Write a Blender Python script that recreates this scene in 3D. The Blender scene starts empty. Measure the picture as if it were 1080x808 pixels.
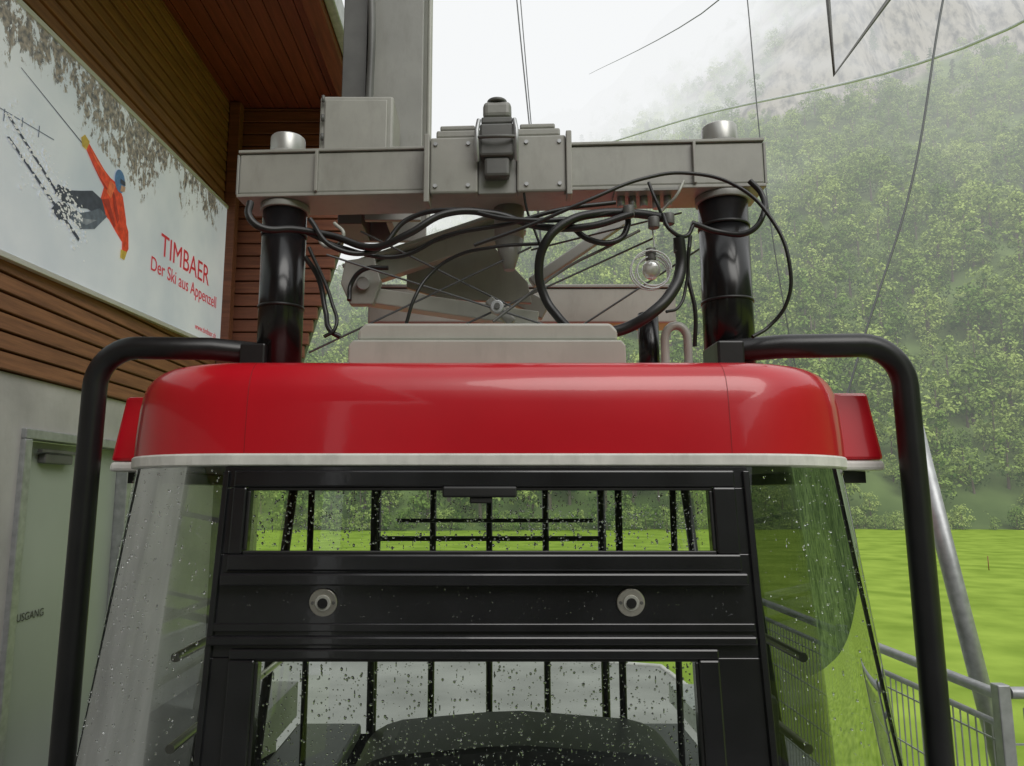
import bpy, math, random
from mathutils import Vector, Matrix, noise
random.seed(7)
scene = bpy.context.scene
R = math.radians

# ------------------------------------------------------------------ helpers
def nmat(name, base, rough=0.5, metal=0.0, var=0.15, scale=6.0, bump=0.0, bscale=40.0, coat=0.0, base2=None, detail=6.0, spec=0.5, bdist=.01, streak=0.0):
    m = bpy.data.materials.new(name); m.use_nodes = True
    nt = m.node_tree; N = nt.nodes; L = nt.links
    b = N['Principled BSDF']
    tc = N.new('ShaderNodeTexCoord')
    n = N.new('ShaderNodeTexNoise'); n.inputs['Scale'].default_value = scale; n.inputs['Detail'].default_value = detail
    L.new(tc.outputs['Object'], n.inputs['Vector'])
    r = N.new('ShaderNodeValToRGB')
    r.color_ramp.elements[0].position = 0.3; r.color_ramp.elements[1].position = 0.7
    c0 = [c*(1-var) for c in base]; c1 = base2 if base2 else [min(1, c*(1+var)) for c in base]
    r.color_ramp.elements[0].color = (*c0, 1); r.color_ramp.elements[1].color = (*c1, 1)
    L.new(n.outputs['Fac'], r.inputs['Fac'])
    col = r.outputs['Color']
    if streak > 0:   # soft grime patches running downwards
        mp = N.new('ShaderNodeMapping'); mp.inputs['Scale'].default_value = (14,14,4.5); L.new(tc.outputs['Object'], mp.inputs['Vector'])
        n4 = N.new('ShaderNodeTexNoise'); n4.inputs['Scale'].default_value = 1; n4.inputs['Detail'].default_value = 8; n4.inputs['Roughness'].default_value=.7; L.new(mp.outputs['Vector'], n4.inputs['Vector'])
        mr = N.new('ShaderNodeMapRange'); mr.inputs['From Min'].default_value=.50; mr.inputs['From Max'].default_value=.80; mr.inputs['To Max'].default_value=streak
        L.new(n4.outputs['Fac'], mr.inputs['Value'])
        mx = N.new('ShaderNodeMix'); mx.data_type='RGBA'; L.new(mr.outputs[0], mx.inputs[0]); L.new(col, mx.inputs[6]); mx.inputs[7].default_value=(.08,.07,.055,1)
        col = mx.outputs[2]
    L.new(col, b.inputs['Base Color'])
    b.inputs['Roughness'].default_value = rough; b.inputs['Metallic'].default_value = metal
    b.inputs['Coat Weight'].default_value = coat; b.inputs['Coat Roughness'].default_value = 0.06
    b.inputs['Specular IOR Level'].default_value = spec
    if bump > 0:
        n2 = N.new('ShaderNodeTexNoise'); n2.inputs['Scale'].default_value = bscale; n2.inputs['Detail'].default_value = 5
        L.new(tc.outputs['Object'], n2.inputs['Vector'])
        bp = N.new('ShaderNodeBump'); bp.inputs['Strength'].default_value = bump; bp.inputs['Distance'].default_value = bdist
        L.new(n2.outputs['Fac'], bp.inputs['Height']); L.new(bp.outputs['Normal'], b.inputs['Normal'])
        if coat > 0: L.new(bp.outputs['Normal'], b.inputs['Coat Normal'])
    return m

def root(name, loc=(0,0,0), rot=(0,0,0), parent=None):
    e = bpy.data.objects.new(name, None); e.location = loc; e.rotation_euler = rot
    scene.collection.objects.link(e)
    if parent: e.parent = parent
    return e

def mobj(name, verts, faces, mat, parent=None, smooth=False, bevel=0.0, seg=2):
    me = bpy.data.meshes.new(name); me.from_pydata([tuple(v) for v in verts], [], faces); me.update()
    o = bpy.data.objects.new(name, me); scene.collection.objects.link(o)
    if mat: me.materials.append(mat)
    if parent: o.parent = parent
    if smooth:
        for p in me.polygons: p.use_smooth = True
    if bevel > 0:
        md = o.modifiers.new('bev', 'BEVEL'); md.width = bevel; md.segments = seg; md.limit_method = 'ANGLE'
    return o

BF = [(0,3,2,1),(4,5,6,7),(0,1,5,4),(1,2,6,5),(2,3,7,6),(3,0,4,7)]
def box(name, x0,x1,y0,y1,z0,z1, mat, parent=None, bevel=0.0, seg=2):
    v = [(x0,y0,z0),(x1,y0,z0),(x1,y1,z0),(x0,y1,z0),(x0,y0,z1),(x1,y0,z1),(x1,y1,z1),(x0,y1,z1)]
    return mobj(name, v, BF, mat, parent, bevel=bevel, seg=seg)

def prism(name, pts, axis, lo, hi, mat, parent=None, bevel=0.0):
    """extrude 2-D polygon; axis 'x' -> pts are (y,z); 'y' -> (x,z); 'z' -> (x,y)"""
    def mk(p, t):
        return {'x':(t,p[0],p[1]), 'y':(p[0],t,p[1]), 'z':(p[0],p[1],t)}[axis]
    n = len(pts)
    v = [mk(p,lo) for p in pts] + [mk(p,hi) for p in pts]
    f = [tuple(range(n-1,-1,-1)), tuple(range(n,2*n))] + [(i,(i+1)%n,(i+1)%n+n,i+n) for i in range(n)]
    o = mobj(name, v, f, mat, parent, bevel=bevel)
    import bmesh
    bm = bmesh.new(); bm.from_mesh(o.data); bmesh.ops.recalc_face_normals(bm, faces=bm.faces); bm.to_mesh(o.data); bm.free()
    return o

def cyl(name, p0, p1, r0, mat, parent=None, r1=None, n=32, bevel=0.0):
    p0 = Vector(p0); p1 = Vector(p1); r1 = r0 if r1 is None else r1
    d = (p1-p0).normalized(); u = d.orthogonal().normalized(); w = d.cross(u)
    v = []
    for p, r in ((p0,r0),(p1,r1)):
        for i in range(n):
            a = 2*math.pi*i/n; v.append(p+u*math.cos(a)*r+w*math.sin(a)*r)
    f = [(i,(i+1)%n,(i+1)%n+n,i+n) for i in range(n)]
    f += [tuple(range(n-1,-1,-1)), tuple(range(n,2*n))]
    o = mobj(name, v, f, mat, parent)
    for p in o.data.polygons:
        if len(p.vertices) == 4: p.use_smooth = True
    if bevel > 0:
        md = o.modifiers.new('bev','BEVEL'); md.width = bevel; md.segments = 3; md.limit_method = 'ANGLE'
    return o

def tube(name, pts, r, mat, parent=None, cyclic=False, res=4, straight=False):
    cu = bpy.data.curves.new(name, 'CURVE'); cu.dimensions = '3D'
    cu.bevel_depth = r; cu.bevel_resolution = res; cu.use_fill_caps = True
    if straight:
        sp = cu.splines.new('POLY'); sp.points.add(len(pts)-1)
        for i, p in enumerate(pts): sp.points[i].co = (*p, 1)
        sp.use_smooth = True
    else:
        sp = cu.splines.new('BEZIER'); sp.bezier_points.add(len(pts)-1)
        for i, p in enumerate(pts):
            bp = sp.bezier_points[i]; bp.co = p; bp.handle_left_type = 'AUTO'; bp.handle_right_type = 'AUTO'
        sp.resolution_u = 10
    sp.use_cyclic_u = cyclic
    cu.materials.append(mat)
    o = bpy.data.objects.new(name, cu); scene.collection.objects.link(o)
    if parent: o.parent = parent
    return o

# ------------------------------------------------------------------ materials
M = {}
M['black'] = nmat('black_painted_frame', (0.013,0.013,0.015), 0.24, var=0.35, bump=0.04, bscale=12, coat=0.4)
M['blacksatin'] = nmat('black_satin', (0.013,0.013,0.014), 0.34, var=0.3, bump=0.04)
M['rubber'] = nmat('black_rubber', (0.014,0.014,0.014), 0.40, var=0.3)
M['postblk'] = nmat('black_sleeve', (0.009,0.009,0.010), 0.22, var=0.3, bump=0.04, bscale=9, streak=.15)
M['red'] = nmat('red_lacquer', (0.57,0.007,0.018), 0.28, var=0.06, scale=3, bump=0.08, bscale=2.2, coat=0.55, bdist=.02)
M['white'] = nmat('white_trim', (0.76,0.75,0.71), 0.45, var=0.12, scale=14, streak=.25)
M['grey'] = nmat('warm_grey_steel', (0.33,0.325,0.295), 0.36, var=0.10, scale=5, bump=0.05, bscale=25, streak=.28)
M['grey2'] = nmat('grey_steel', (0.27,0.268,0.25), 0.38, var=0.12, scale=3, bump=0.05, bscale=25, streak=.28)
M['cream'] = nmat('light_grey_plate', (0.42,0.42,0.38), 0.34, var=0.08, scale=5, bump=.04, bscale=20, streak=.18)
M['cap'] = nmat('silver_cap', (0.50,0.50,0.48), 0.32, metal=.5, var=0.1, scale=8)
M['dgrey'] = nmat('dark_grey_steel', (0.11,0.11,0.105), 0.45, var=0.25, streak=.15)
M['galv'] = nmat('galvanised_steel', (0.42,0.43,0.44), 0.42, metal=0.5, var=0.18, scale=20)
M['steel'] = nmat('bright_steel', (0.65,0.62,0.55), 0.3, metal=0.9, var=0.15)
M['rope'] = nmat('steel_rope', (0.12,0.125,0.13), 0.5, metal=0.3, var=0.1)
M['ropelt'] = nmat('light_rope', (0.60,0.61,0.64), 0.6, metal=0.0, var=0.1)
M['conc'] = nmat('concrete', (0.50,0.49,0.47), 0.85, var=0.16, scale=2.2, bump=0.25, bscale=18, streak=.12)
M['concd'] = nmat('concrete_floor', (0.24,0.24,0.23), 0.8, var=0.2, scale=2.0, bump=0.2, bscale=18)
M['asph'] = nmat('asphalt_yard', (0.25,0.25,0.24), 0.6, var=0.25, scale=0.4)
M['door'] = nmat('door_panel', (0.38,0.42,0.37), 0.4, var=0.06, scale=1.5)
M['seat'] = nmat('seat_grey', (0.085,0.09,0.095), 0.45, var=0.15)
M['inner'] = nmat('interior_lining', (0.14,0.14,0.14), 0.5, var=0.1)
M['clear'] = nmat('clear_wire', (0.6,0.62,0.62), 0.3, var=0.1)

def wood(name, c0, c1, axis):
    m = bpy.data.materials.new(name); m.use_nodes = True
    N = m.node_tree.nodes; L = m.node_tree.links; b = N['Principled BSDF']
    tc = N.new('ShaderNodeTexCoord'); mp = N.new('ShaderNodeMapping')
    sc = [14,14,14]; sc[axis] = 0.9; mp.inputs['Scale'].default_value = sc
    n = N.new('ShaderNodeTexNoise'); n.inputs['Scale'].default_value = 2.2; n.inputs['Detail'].default_value = 8; n.inputs['Roughness'].default_value=.65
    L.new(tc.outputs['Object'], mp.inputs['Vector']); L.new(mp.outputs['Vector'], n.inputs['Vector'])
    r = N.new('ShaderNodeValToRGB'); r.color_ramp.elements[0].position=.3; r.color_ramp.elements[1].position=.7
    r.color_ramp.elements[0].color=(*c0,1); r.color_ramp.elements[1].color=(*c1,1)
    L.new(n.outputs['Fac'], r.inputs['Fac']); L.new(r.outputs['Color'], b.inputs['Base Color'])
    b.inputs['Roughness'].default_value = .6
    bp = N.new('ShaderNodeBump'); bp.inputs['Strength'].default_value=.25; bp.inputs['Distance'].default_value=.01
    L.new(n.outputs['Fac'], bp.inputs['Height']); L.new(bp.outputs['Normal'], b.inputs['Normal'])
    return m
M['woodY'] = wood('orange_larch_siding', (.15,.060,.027), (.35,.155,.068), 1)
M['woodX'] = wood('brown_larch_siding', (.11,.036,.02), (.24,.085,.044), 0)
M['woodC'] = wood('red_brown_soffit', (.13,.024,.016), (.25,.052,.032), 1)

def glass(name, tint, refl=1.0, rough=0.0):
    m = bpy.data.materials.new(name); m.use_nodes = True
    N = m.node_tree.nodes; L = m.node_tree.links; N.clear()
    o = N.new('ShaderNodeOutputMaterial'); t = N.new('ShaderNodeBsdfTransparent'); t.inputs['Color'].default_value=(*tint,1)
    g = N.new('ShaderNodeBsdfGlossy'); g.inputs['Roughness'].default_value = rough; g.inputs['Color'].default_value=(.95,.97,1,1)
    f = N.new('ShaderNodeFresnel'); f.inputs['IOR'].default_value=1.5
    mu = N.new('ShaderNodeMath'); mu.operation='MULTIPLY'; mu.inputs[1].default_value=refl; mu.use_clamp=True
    mx = N.new('ShaderNodeMixShader')
    L.new(f.outputs['Fac'], mu.inputs[0]); L.new(mu.outputs[0], mx.inputs['Fac'])
    L.new(t.outputs[0], mx.inputs[1]); L.new(g.outputs[0], mx.inputs[2]); L.new(mx.outputs[0], o.inputs['Surface'])
    return m
M['glass'] = glass('window_glass', (.90,.93,.90), 1.0)
M['smoke'] = glass('smoked_glass', (.52,.54,.53), 0.9)
M['smokeR'] = glass('smoked_glass_dark_reflection', (.26,.27,.27), 0.7)  # same smoked glass, tint darkened to stand in for dark reflections
wm = bpy.data.materials.new('water_drop'); wm.use_nodes=True
wb = wm.node_tree.nodes['Principled BSDF']; wb.inputs['Transmission Weight'].default_value=1; wb.inputs['IOR'].default_value=1.33
wb.inputs['Roughness'].default_value=.0; wb.inputs['Base Color'].default_value=(.97,.98,.98,1)
M['water'] = wm

FOG_PAINT = (.91,.925,.93)
def paint_fog(m, near=0.0):  # paints mist into the material: sky-coloured emission by height, distance and noise
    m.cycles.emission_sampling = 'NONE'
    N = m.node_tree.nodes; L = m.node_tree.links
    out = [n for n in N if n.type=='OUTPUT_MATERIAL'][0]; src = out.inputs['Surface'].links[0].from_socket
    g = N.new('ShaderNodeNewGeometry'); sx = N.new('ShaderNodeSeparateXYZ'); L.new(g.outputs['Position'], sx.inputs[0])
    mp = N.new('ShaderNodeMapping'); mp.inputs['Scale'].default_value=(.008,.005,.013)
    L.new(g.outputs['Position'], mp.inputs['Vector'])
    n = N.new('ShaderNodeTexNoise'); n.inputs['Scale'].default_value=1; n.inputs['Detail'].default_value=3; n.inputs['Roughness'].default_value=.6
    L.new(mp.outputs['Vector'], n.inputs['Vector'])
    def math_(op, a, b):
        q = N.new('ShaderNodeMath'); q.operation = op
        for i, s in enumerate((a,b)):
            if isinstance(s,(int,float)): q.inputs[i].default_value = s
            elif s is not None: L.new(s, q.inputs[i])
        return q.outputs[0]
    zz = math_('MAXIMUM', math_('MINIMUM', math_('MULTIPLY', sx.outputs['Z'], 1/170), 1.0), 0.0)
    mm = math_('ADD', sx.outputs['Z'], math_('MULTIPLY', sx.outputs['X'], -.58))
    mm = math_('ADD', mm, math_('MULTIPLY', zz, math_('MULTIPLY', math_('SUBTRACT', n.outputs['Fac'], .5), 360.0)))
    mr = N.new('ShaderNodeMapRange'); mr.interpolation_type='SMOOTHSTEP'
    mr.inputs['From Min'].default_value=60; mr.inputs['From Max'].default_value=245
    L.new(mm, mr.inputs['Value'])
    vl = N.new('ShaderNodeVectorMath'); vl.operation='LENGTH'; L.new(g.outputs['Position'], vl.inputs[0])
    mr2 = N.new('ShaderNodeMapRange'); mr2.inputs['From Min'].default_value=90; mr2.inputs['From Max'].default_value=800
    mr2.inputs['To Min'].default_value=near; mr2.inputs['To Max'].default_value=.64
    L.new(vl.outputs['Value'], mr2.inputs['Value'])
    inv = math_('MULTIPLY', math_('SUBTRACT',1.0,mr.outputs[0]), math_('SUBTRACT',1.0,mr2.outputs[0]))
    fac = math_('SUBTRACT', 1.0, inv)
    em = N.new('ShaderNodeEmission'); em.inputs['Color'].default_value=(*FOG_PAINT,1)
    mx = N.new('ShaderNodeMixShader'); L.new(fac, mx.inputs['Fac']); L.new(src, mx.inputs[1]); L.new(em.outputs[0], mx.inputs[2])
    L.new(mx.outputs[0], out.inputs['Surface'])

# ------------------------------------------------------------------ camera, world, sun
cam = bpy.data.objects.new('camera', bpy.data.cameras.new('camera')); scene.collection.objects.link(cam)
cam.data.sensor_width = 36; cam.data.lens = 26; cam.data.shift_x = 0.0222
cam.rotation_euler = (R(98.5),0,0); cam.data.clip_start=.05; cam.data.clip_end = 6000
scene.camera = cam
w = bpy.data.worlds.new('World'); scene.world = w; w.use_nodes = True
N = w.node_tree.nodes; L = w.node_tree.links
bg = N['Background']; sk = N.new('ShaderNodeTexSky'); sk.sky_type='NISHITA'; sk.sun_disc=False
sk.sun_elevation=R(42); sk.sun_rotation=R(155)
mx = N.new('ShaderNodeMix'); mx.data_type='RGBA'; mx.inputs[0].default_value=.95
mx.inputs[7].default_value=(8.1,8.2,8.2,1)
L.new(sk.outputs['Color'], mx.inputs[6]); L.new(mx.outputs[2], bg.inputs['Color']); bg.inputs['Strength'].default_value=.12
sl = bpy.data.lights.new('sun','SUN'); sl.energy=1.5; sl.angle=R(40); sl.color=(1,.975,.93)
so = bpy.data.objects.new('sun', sl); scene.collection.objects.link(so); so.rotation_euler=(R(48),0,R(25))
scene.view_settings.view_transform='Standard'; scene.view_settings.look='None'; scene.view_settings.exposure=0

# ------------------------------------------------------------------ ground
gm = nmat('meadow_grass', (.20,.31,.04), .95, var=.20, scale=.35, base2=(.31,.43,.07), bump=.2, bscale=14, detail=15, spec=.05, bdist=.03)
mobj('ground', [(-2500,-1500,-6),(2500,-1500,-6),(2500,3000,-6),(-2500,3000,-6)], [(0,1,2,3)], gm)
yard = root('road')
mobj('surface', [(-30,13,-5.99),(7,14,-5.99),(6,27,-5.99),(-6,31,-5.99),(-60,33,-5.99),(-60,20,-5.99)], [(0,1,2,3,4,5)], M['asph'], yard)
tube('kerb', [(7,14,-5.97),(6,27,-5.97),(-6,31,-5.97),(-60,33,-5.97)], .08, M['conc'], yard, straight=True)
cyl('marker_post', (39.5,60,-6), (39.5,60,-4.9), .035, nmat('marker_brown',(.22,.10,.04),.6))

# ------------------------------------------------------------------ mountain + forest
def lerp(pts, x):
    if x <= pts[0][0]: return pts[0][1]
    for (a,b),(c,d) in zip(pts, pts[1:]):
        if x <= c: return b+(d-b)*(x-a)/(c-a)
    return pts[-1][1]
RID = [(-700,120),(-400,140),(-175,215),(0,335),(140,425),(350,520),(600,580),(1200,590)]
def sst(a,b,x):
    t=max(0,min(1,(x-a)/(b-a))); return t*t*(3-2*t)
def cliffz(x,y):
    """0..1 progress up the cliff band, 0 outside"""
    yc = 352 + 30*noise.noise(Vector((x*.009,7,2))) + 16*noise.noise(Vector((x*.04,7,2)))
    return sst(yc, yc+24, y)*sst(120,190,x), yc
def hz(x, y):
    base = 128 + 10*noise.noise(Vector((x*.01,3.3,0)))
    t = (y-base)/(700-base)
    if t <= 0: return -6 + t*20
    H = lerp(RID, x*700/max(y,300)*.75 + x*.25)
    z = -6 + H*(t**.95 if t < 1 else 1+.1*(t-1))
    n = noise.fractal(Vector((x*.006, y*.006, 1.7)), 1.0, 2.0, 4)
    g = abs(noise.noise(Vector((x*.011+y*.002, y*.002, 5))))
    c,_ = cliffz(x,y)
    return z + min(1,t*5)*(n*30 - g*34*min(1,t*2)) + c*58
vs, fs = [], []; nx, ny = 240, 170
for j in range(ny+1):
    y = 110 + 700*(j/ny)**1.05
    for i in range(nx+1):
        x = (-1.0 + 2.2*i/nx)*(y*.9+60)
        jit = noise.noise(Vector((x*.05,y*.05,3)))
        vs.append((x,y+jit*3,hz(x,y)))
for j in range(ny):
    for i in range(nx):
        a = j*(nx+1)+i; fs.append((a,a+1,a+nx+2,a+nx+1))
hm = nmat('mountain_undergrowth', (.09,.15,.04), .95, var=.3, scale=.05, base2=(.17,.24,.08), spec=.1)
N = hm.node_tree.nodes; L = hm.node_tree.links; b = N['Principled BSDF']
src = b.inputs['Base Color'].links[0].from_socket
g = N.new('ShaderNodeNewGeometry'); s3 = N.new('ShaderNodeSeparateXYZ'); L.new(g.outputs['Normal'], s3.inputs[0])
mr = N.new('ShaderNodeMapRange'); mr.inputs['From Min'].default_value=.62; mr.inputs['From Max'].default_value=.50; L.new(s3.outputs['Z'], mr.inputs['Value'])
rn = N.new('ShaderNodeTexNoise'); rn.inputs['Scale'].default_value=1; rn.inputs['Detail'].default_value=8; rn.inputs['Roughness'].default_value=.65
tcm=N.new('ShaderNodeTexCoord'); mpm=N.new('ShaderNodeMapping'); mpm.inputs['Scale'].default_value=(.18,.18,.08); L.new(tcm.outputs['Object'], mpm.inputs['Vector']); L.new(mpm.outputs['Vector'], rn.inputs['Vector'])
rr_ = N.new('ShaderNodeValToRGB'); rr_.color_ramp.elements[0].position=.36; rr_.color_ramp.elements[1].position=.56
rr_.color_ramp.elements[0].color=(.06,.06,.05,1); rr_.color_ramp.elements[1].color=(.36,.33,.28,1); L.new(rn.outputs['Fac'], rr_.inputs['Fac'])
mm_ = N.new('ShaderNodeMix'); mm_.data_type='RGBA'; L.new(mr.outputs[0], mm_.inputs[0]); L.new(src, mm_.inputs[6]); L.new(rr_.outputs['Color'], mm_.inputs[7])
L.new(mm_.outputs[2], b.inputs['Base Color'])
paint_fog(hm)
mobj('mountain', vs, fs, hm, smooth=True)
# unseen slope to the right and behind, added to darken the corner glass reflection
vs, fs = [], []; nx, ny = 50, 70
for j in range(ny+1):
    y = -900 + 1100*j/ny
    for i in range(nx+1):
        x = 190 + 500*i/nx + 25*noise.noise(Vector((y*.01,4,4)))
        vs.append((x,y,-8+ (i/nx)*380 + 26*noise.fractal(Vector((x*.02,y*.02,8)),1,2,4)*min(1,i/4)))
for j in range(ny):
    for i in range(nx):
        a = j*(nx+1)+i; fs.append((a,a+1,a+nx+2,a+nx+1))
vm = nmat('reflection_hillside', (.05,.09,.03), .95, var=.4, scale=.15, base2=(.13,.20,.06), spec=.1, bump=1, bscale=.3, bdist=2)
mobj('reflection_hill', vs, fs, vm, smooth=True)

leafs = []
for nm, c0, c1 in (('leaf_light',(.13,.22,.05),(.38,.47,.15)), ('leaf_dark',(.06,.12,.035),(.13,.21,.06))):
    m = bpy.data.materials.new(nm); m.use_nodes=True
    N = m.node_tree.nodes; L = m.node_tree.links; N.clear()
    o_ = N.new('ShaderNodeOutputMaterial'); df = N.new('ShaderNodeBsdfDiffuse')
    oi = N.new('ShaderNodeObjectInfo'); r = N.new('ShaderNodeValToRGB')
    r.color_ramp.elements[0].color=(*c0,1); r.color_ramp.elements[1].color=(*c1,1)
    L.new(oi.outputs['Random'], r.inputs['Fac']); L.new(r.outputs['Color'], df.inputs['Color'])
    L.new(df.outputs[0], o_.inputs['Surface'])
    paint_fog(m); leafs.append(m)
barkm = nmat('bark',(.14,.12,.09),.9); paint_fog(barkm)

def make_tree(name, kind, seed):
    rnd = random.Random(seed); v=[]; f=[]; mi=[]
    def leaf(p, nrm, s, k):
        nrm = (nrm + Vector((rnd.uniform(-.6,.6),rnd.uniform(-.6,.6),rnd.uniform(-.3,.7)))).normalized()
        u = nrm.orthogonal().normalized(); q = Matrix.Rotation(rnd.uniform(0,6.28),3,nrm); u = q@u; w_ = nrm.cross(u)
        i = len(v); v.extend([p-u*s, p-w_*s*.6, p+u*s, p+w_*s*.6]); f.append((i,i+1,i+2,i+3)); mi.append(k)
    def trunk(h, r):
        i=len(v)
        for zz, rr in ((0,r),(h,r*.3)):
            for a in range(6): v.append(Vector((math.cos(a*1.047)*rr, math.sin(a*1.047)*rr, zz)))
        for a in range(6): f.append((i+a,i+(a+1)%6,i+(a+1)%6+6,i+a+6)); mi.append(2)
    if kind == 'round':
        trunk(9,.35)
        wd = rnd.uniform(3.0,4.0); ht = rnd.uniform(3.8,5.2)
        for k in range(20):
            th = rnd.uniform(0,6.28); zz = rnd.uniform(-.8,1); rr = math.sqrt(1-zz*zz*.95)*rnd.uniform(.45,1)
            c = Vector((math.cos(th)*wd*rr, math.sin(th)*wd*rr, 7.2+zz*ht)); br = rnd.uniform(1.0,2.0)
            for l in range(28):
                d = Vector((rnd.gauss(0,1),rnd.gauss(0,1),rnd.gauss(.4,1))).normalized()
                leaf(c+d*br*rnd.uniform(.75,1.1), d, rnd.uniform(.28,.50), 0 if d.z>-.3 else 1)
    else:
        trunk(14,.3)
        for k in range(16):
            h = 2+k*.85; rad = (1-k/16.5)*3.0+.25; nb = max(4,int(8*(1-k/20)))
            for q in range(nb):
                a = rnd.uniform(0,6.28); dirv = Vector((math.cos(a),math.sin(a),-.35))
                for l in range(9):
                    t = rnd.uniform(.15,1); p = Vector((0,0,h))+dirv*rad*t+Vector((rnd.uniform(-.3,.3),rnd.uniform(-.3,.3),rnd.uniform(-.15,.15)))
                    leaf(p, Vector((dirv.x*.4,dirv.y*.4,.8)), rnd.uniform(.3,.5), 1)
    me = bpy.data.meshes.new(name); me.from_pydata([tuple(p) for p in v],[],f)
    for m in (leafs[0],leafs[1],barkm): me.materials.append(m)
    me.polygons.foreach_set('material_index', mi); me.update()
    return bpy.data.objects.new(name, me)
tc = bpy.data.collections.new('tree_variants')
for i in range(6): tc.objects.link(make_tree('broadleaf_tree_%c'%('abcdef'[i]), 'round', 10+i))
for i in range(2): tc.objects.link(make_tree('spruce_tree_%c'%('ab'[i]), 'spruce', 50+i))

pts, scl, idx = [], [], []
y = 129.0
while y < 640:
    step = 5.8 + (y-130)*.012
    x = -(y*.42+20)
    while x < y*.80+12:
        px = x + random.uniform(-.5,.5)*step; py = y + random.uniform(-.5,.5)*step
        z = hz(px,py); c, yc = cliffz(px,py)
        if z > -5.9 and z-.58*px < 300:
            oncliff = px > 140 and yc+1 < py < yc+26
            if not oncliff or random.random() < .06:
                s = random.uniform(.6,1.3)*(1+ (py-130)*.0005)
                if py < 150 and random.random() < .5: s *= .6
                if py > yc and px > 140: s *= .8
                pts.append((px,py,z-1.4*s)); scl.append(s)
                sp = noise.noise(Vector((px*.01,py*.01,20)))+random.uniform(-.3,.3)
                idx.append(random.choice([6,7]) if sp > .50 else random.randint(0,5))
        x += step
    y += step*.9
for k in range(260):     # low shrubs closing the forest edge
    px = random.uniform(-80,140); py = 126+random.uniform(-3,6)+10*noise.noise(Vector((px*.01,3.3,0)))
    pts.append((px,py,-7.2)); scl.append(random.uniform(.22,.42)); idx.append(random.randint(0,5))
me = bpy.data.meshes.new('forest'); me.from_pydata(pts,[],[])
at = me.attributes.new('scl','FLOAT','POINT'); at.data.foreach_set('value', scl)
at = me.attributes.new('idx','INT','POINT'); at.data.foreach_set('value', idx)
fo = bpy.data.objects.new('forest', me); scene.collection.objects.link(fo)
ng = bpy.data.node_groups.new('forest_scatter','GeometryNodeTree')
ng.interface.new_socket('Geometry', in_out='INPUT', socket_type='NodeSocketGeometry')
ng.interface.new_socket('Geometry', in_out='OUTPUT', socket_type='NodeSocketGeometry')
gi = ng.nodes.new('NodeGroupInput'); go = ng.nodes.new('NodeGroupOutput')
iop = ng.nodes.new('GeometryNodeInstanceOnPoints'); ci = ng.nodes.new('GeometryNodeCollectionInfo')
ci.inputs['Collection'].default_value = tc; ci.inputs['Separate Children'].default_value=True; ci.inputs['Reset Children'].default_value=True
na = ng.nodes.new('GeometryNodeInputNamedAttribute'); na.data_type='FLOAT'; na.inputs['Name'].default_value='scl'
ni = ng.nodes.new('GeometryNodeInputNamedAttribute'); ni.data_type='INT'; ni.inputs['Name'].default_value='idx'
rv = ng.nodes.new('FunctionNodeRandomValue'); rv.data_type='FLOAT_VECTOR'
rv.inputs[0].default_value=(-.06,-.06,0); rv.inputs[1].default_value=(.06,.06,6.28)
iop.inputs['Pick Instance'].default_value=True
Lk = ng.links
Lk.new(gi.outputs[0], iop.inputs['Points']); Lk.new(ci.outputs[0], iop.inputs['Instance'])
Lk.new(na.outputs[0], iop.inputs['Scale']); Lk.new(ni.outputs[0], iop.inputs['Instance Index']); Lk.new(rv.outputs[0], iop.inputs['Rotation'])
Lk.new(iop.outputs[0], go.inputs[0])
fo.modifiers.new('scatter','NODES').node_group = ng

# ------------------------------------------------------------------ station building
st = root('station_building')
WX = -2.66
box('concrete_wall_lower', WX-.3, WX, -7, 4.24, -6, .66, M['conc'], st)
box('concrete_wall_over_door', WX-.3, WX, 4.24, 5.5, .32, .66, M['conc'], st)
box('concrete_wall_far', WX-.3, WX, 5.5, 7.3, -6, .66, M['conc'], st)
box('concrete_wall_under_door', WX-.3, WX, 4.24, 5.5, -6, -1.7, M['conc'], st)
def siding(name, x0, x1, axis, lo, hi, z0, z1, mat, h=.105, edge=None):
    v=[]; f=[]; z=z0
    while z < z1-.01:
        zt = min(z+h-.010, z1); hi2 = edge(z) if edge else hi
        i=len(v)
        if axis=='y':   # boards run along Y on a wall facing +X
            v += [(x0,lo,z),(x1+.004,lo,z),(x1-.008,lo,zt),(x0,lo,zt),(x0,hi2,z),(x1+.004,hi2,z),(x1-.008,hi2,zt),(x0,hi2,zt)]
        else:           # boards run along X on a wall facing -Y (x0 back, x1 front)
            v += [(lo,x0,z),(lo,x1-.004,z),(lo,x1+.008,zt),(lo,x0,zt),(hi2,x0,z),(hi2,x1-.004,z),(hi2,x1+.008,zt),(hi2,x0,zt)]
        f += [(i+a,i+b,i+c,i+d) for a,b,c,d in ((0,1,2,3),(7,6,5,4),(1,5,6,2),(0,4,5,1),(3,2,6,7),(0,3,7,4))]
        z += h
    return mobj(name, v, f, mat, st, bevel=.004, seg=1)
siding('wood_siding', WX-.03, WX+.025, 'y', -7, 7.14, .67, 3.94, M['woodY'])
box('siding_backing', WX-.3, WX-.032, -7, 7.3, .662, 3.94, M['dgrey'], st)
def edge(z): return -1.47 if z > 2.5 else max(-2.2, -1.47-(2.5-z)*.3)
siding('end_wall_siding', 7.2, 7.14, 'x', WX-.02, 0, .67, 3.94, M['woodX'], h=.13, edge=edge)
prism('end_wall_backing', [(WX,-6),(-2.25,-6),(-2.25,.0),(-1.5,2.5),(-1.5,3.94),(WX,3.94)], 'y', 7.205, 7.3, M['dgrey'], st)
box('corner_post', WX+.03, WX+.14, 7.0, 7.11, .67, 3.93, M['woodX'], st, .006)
v=[];f=[]; x=WX-.3
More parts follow.
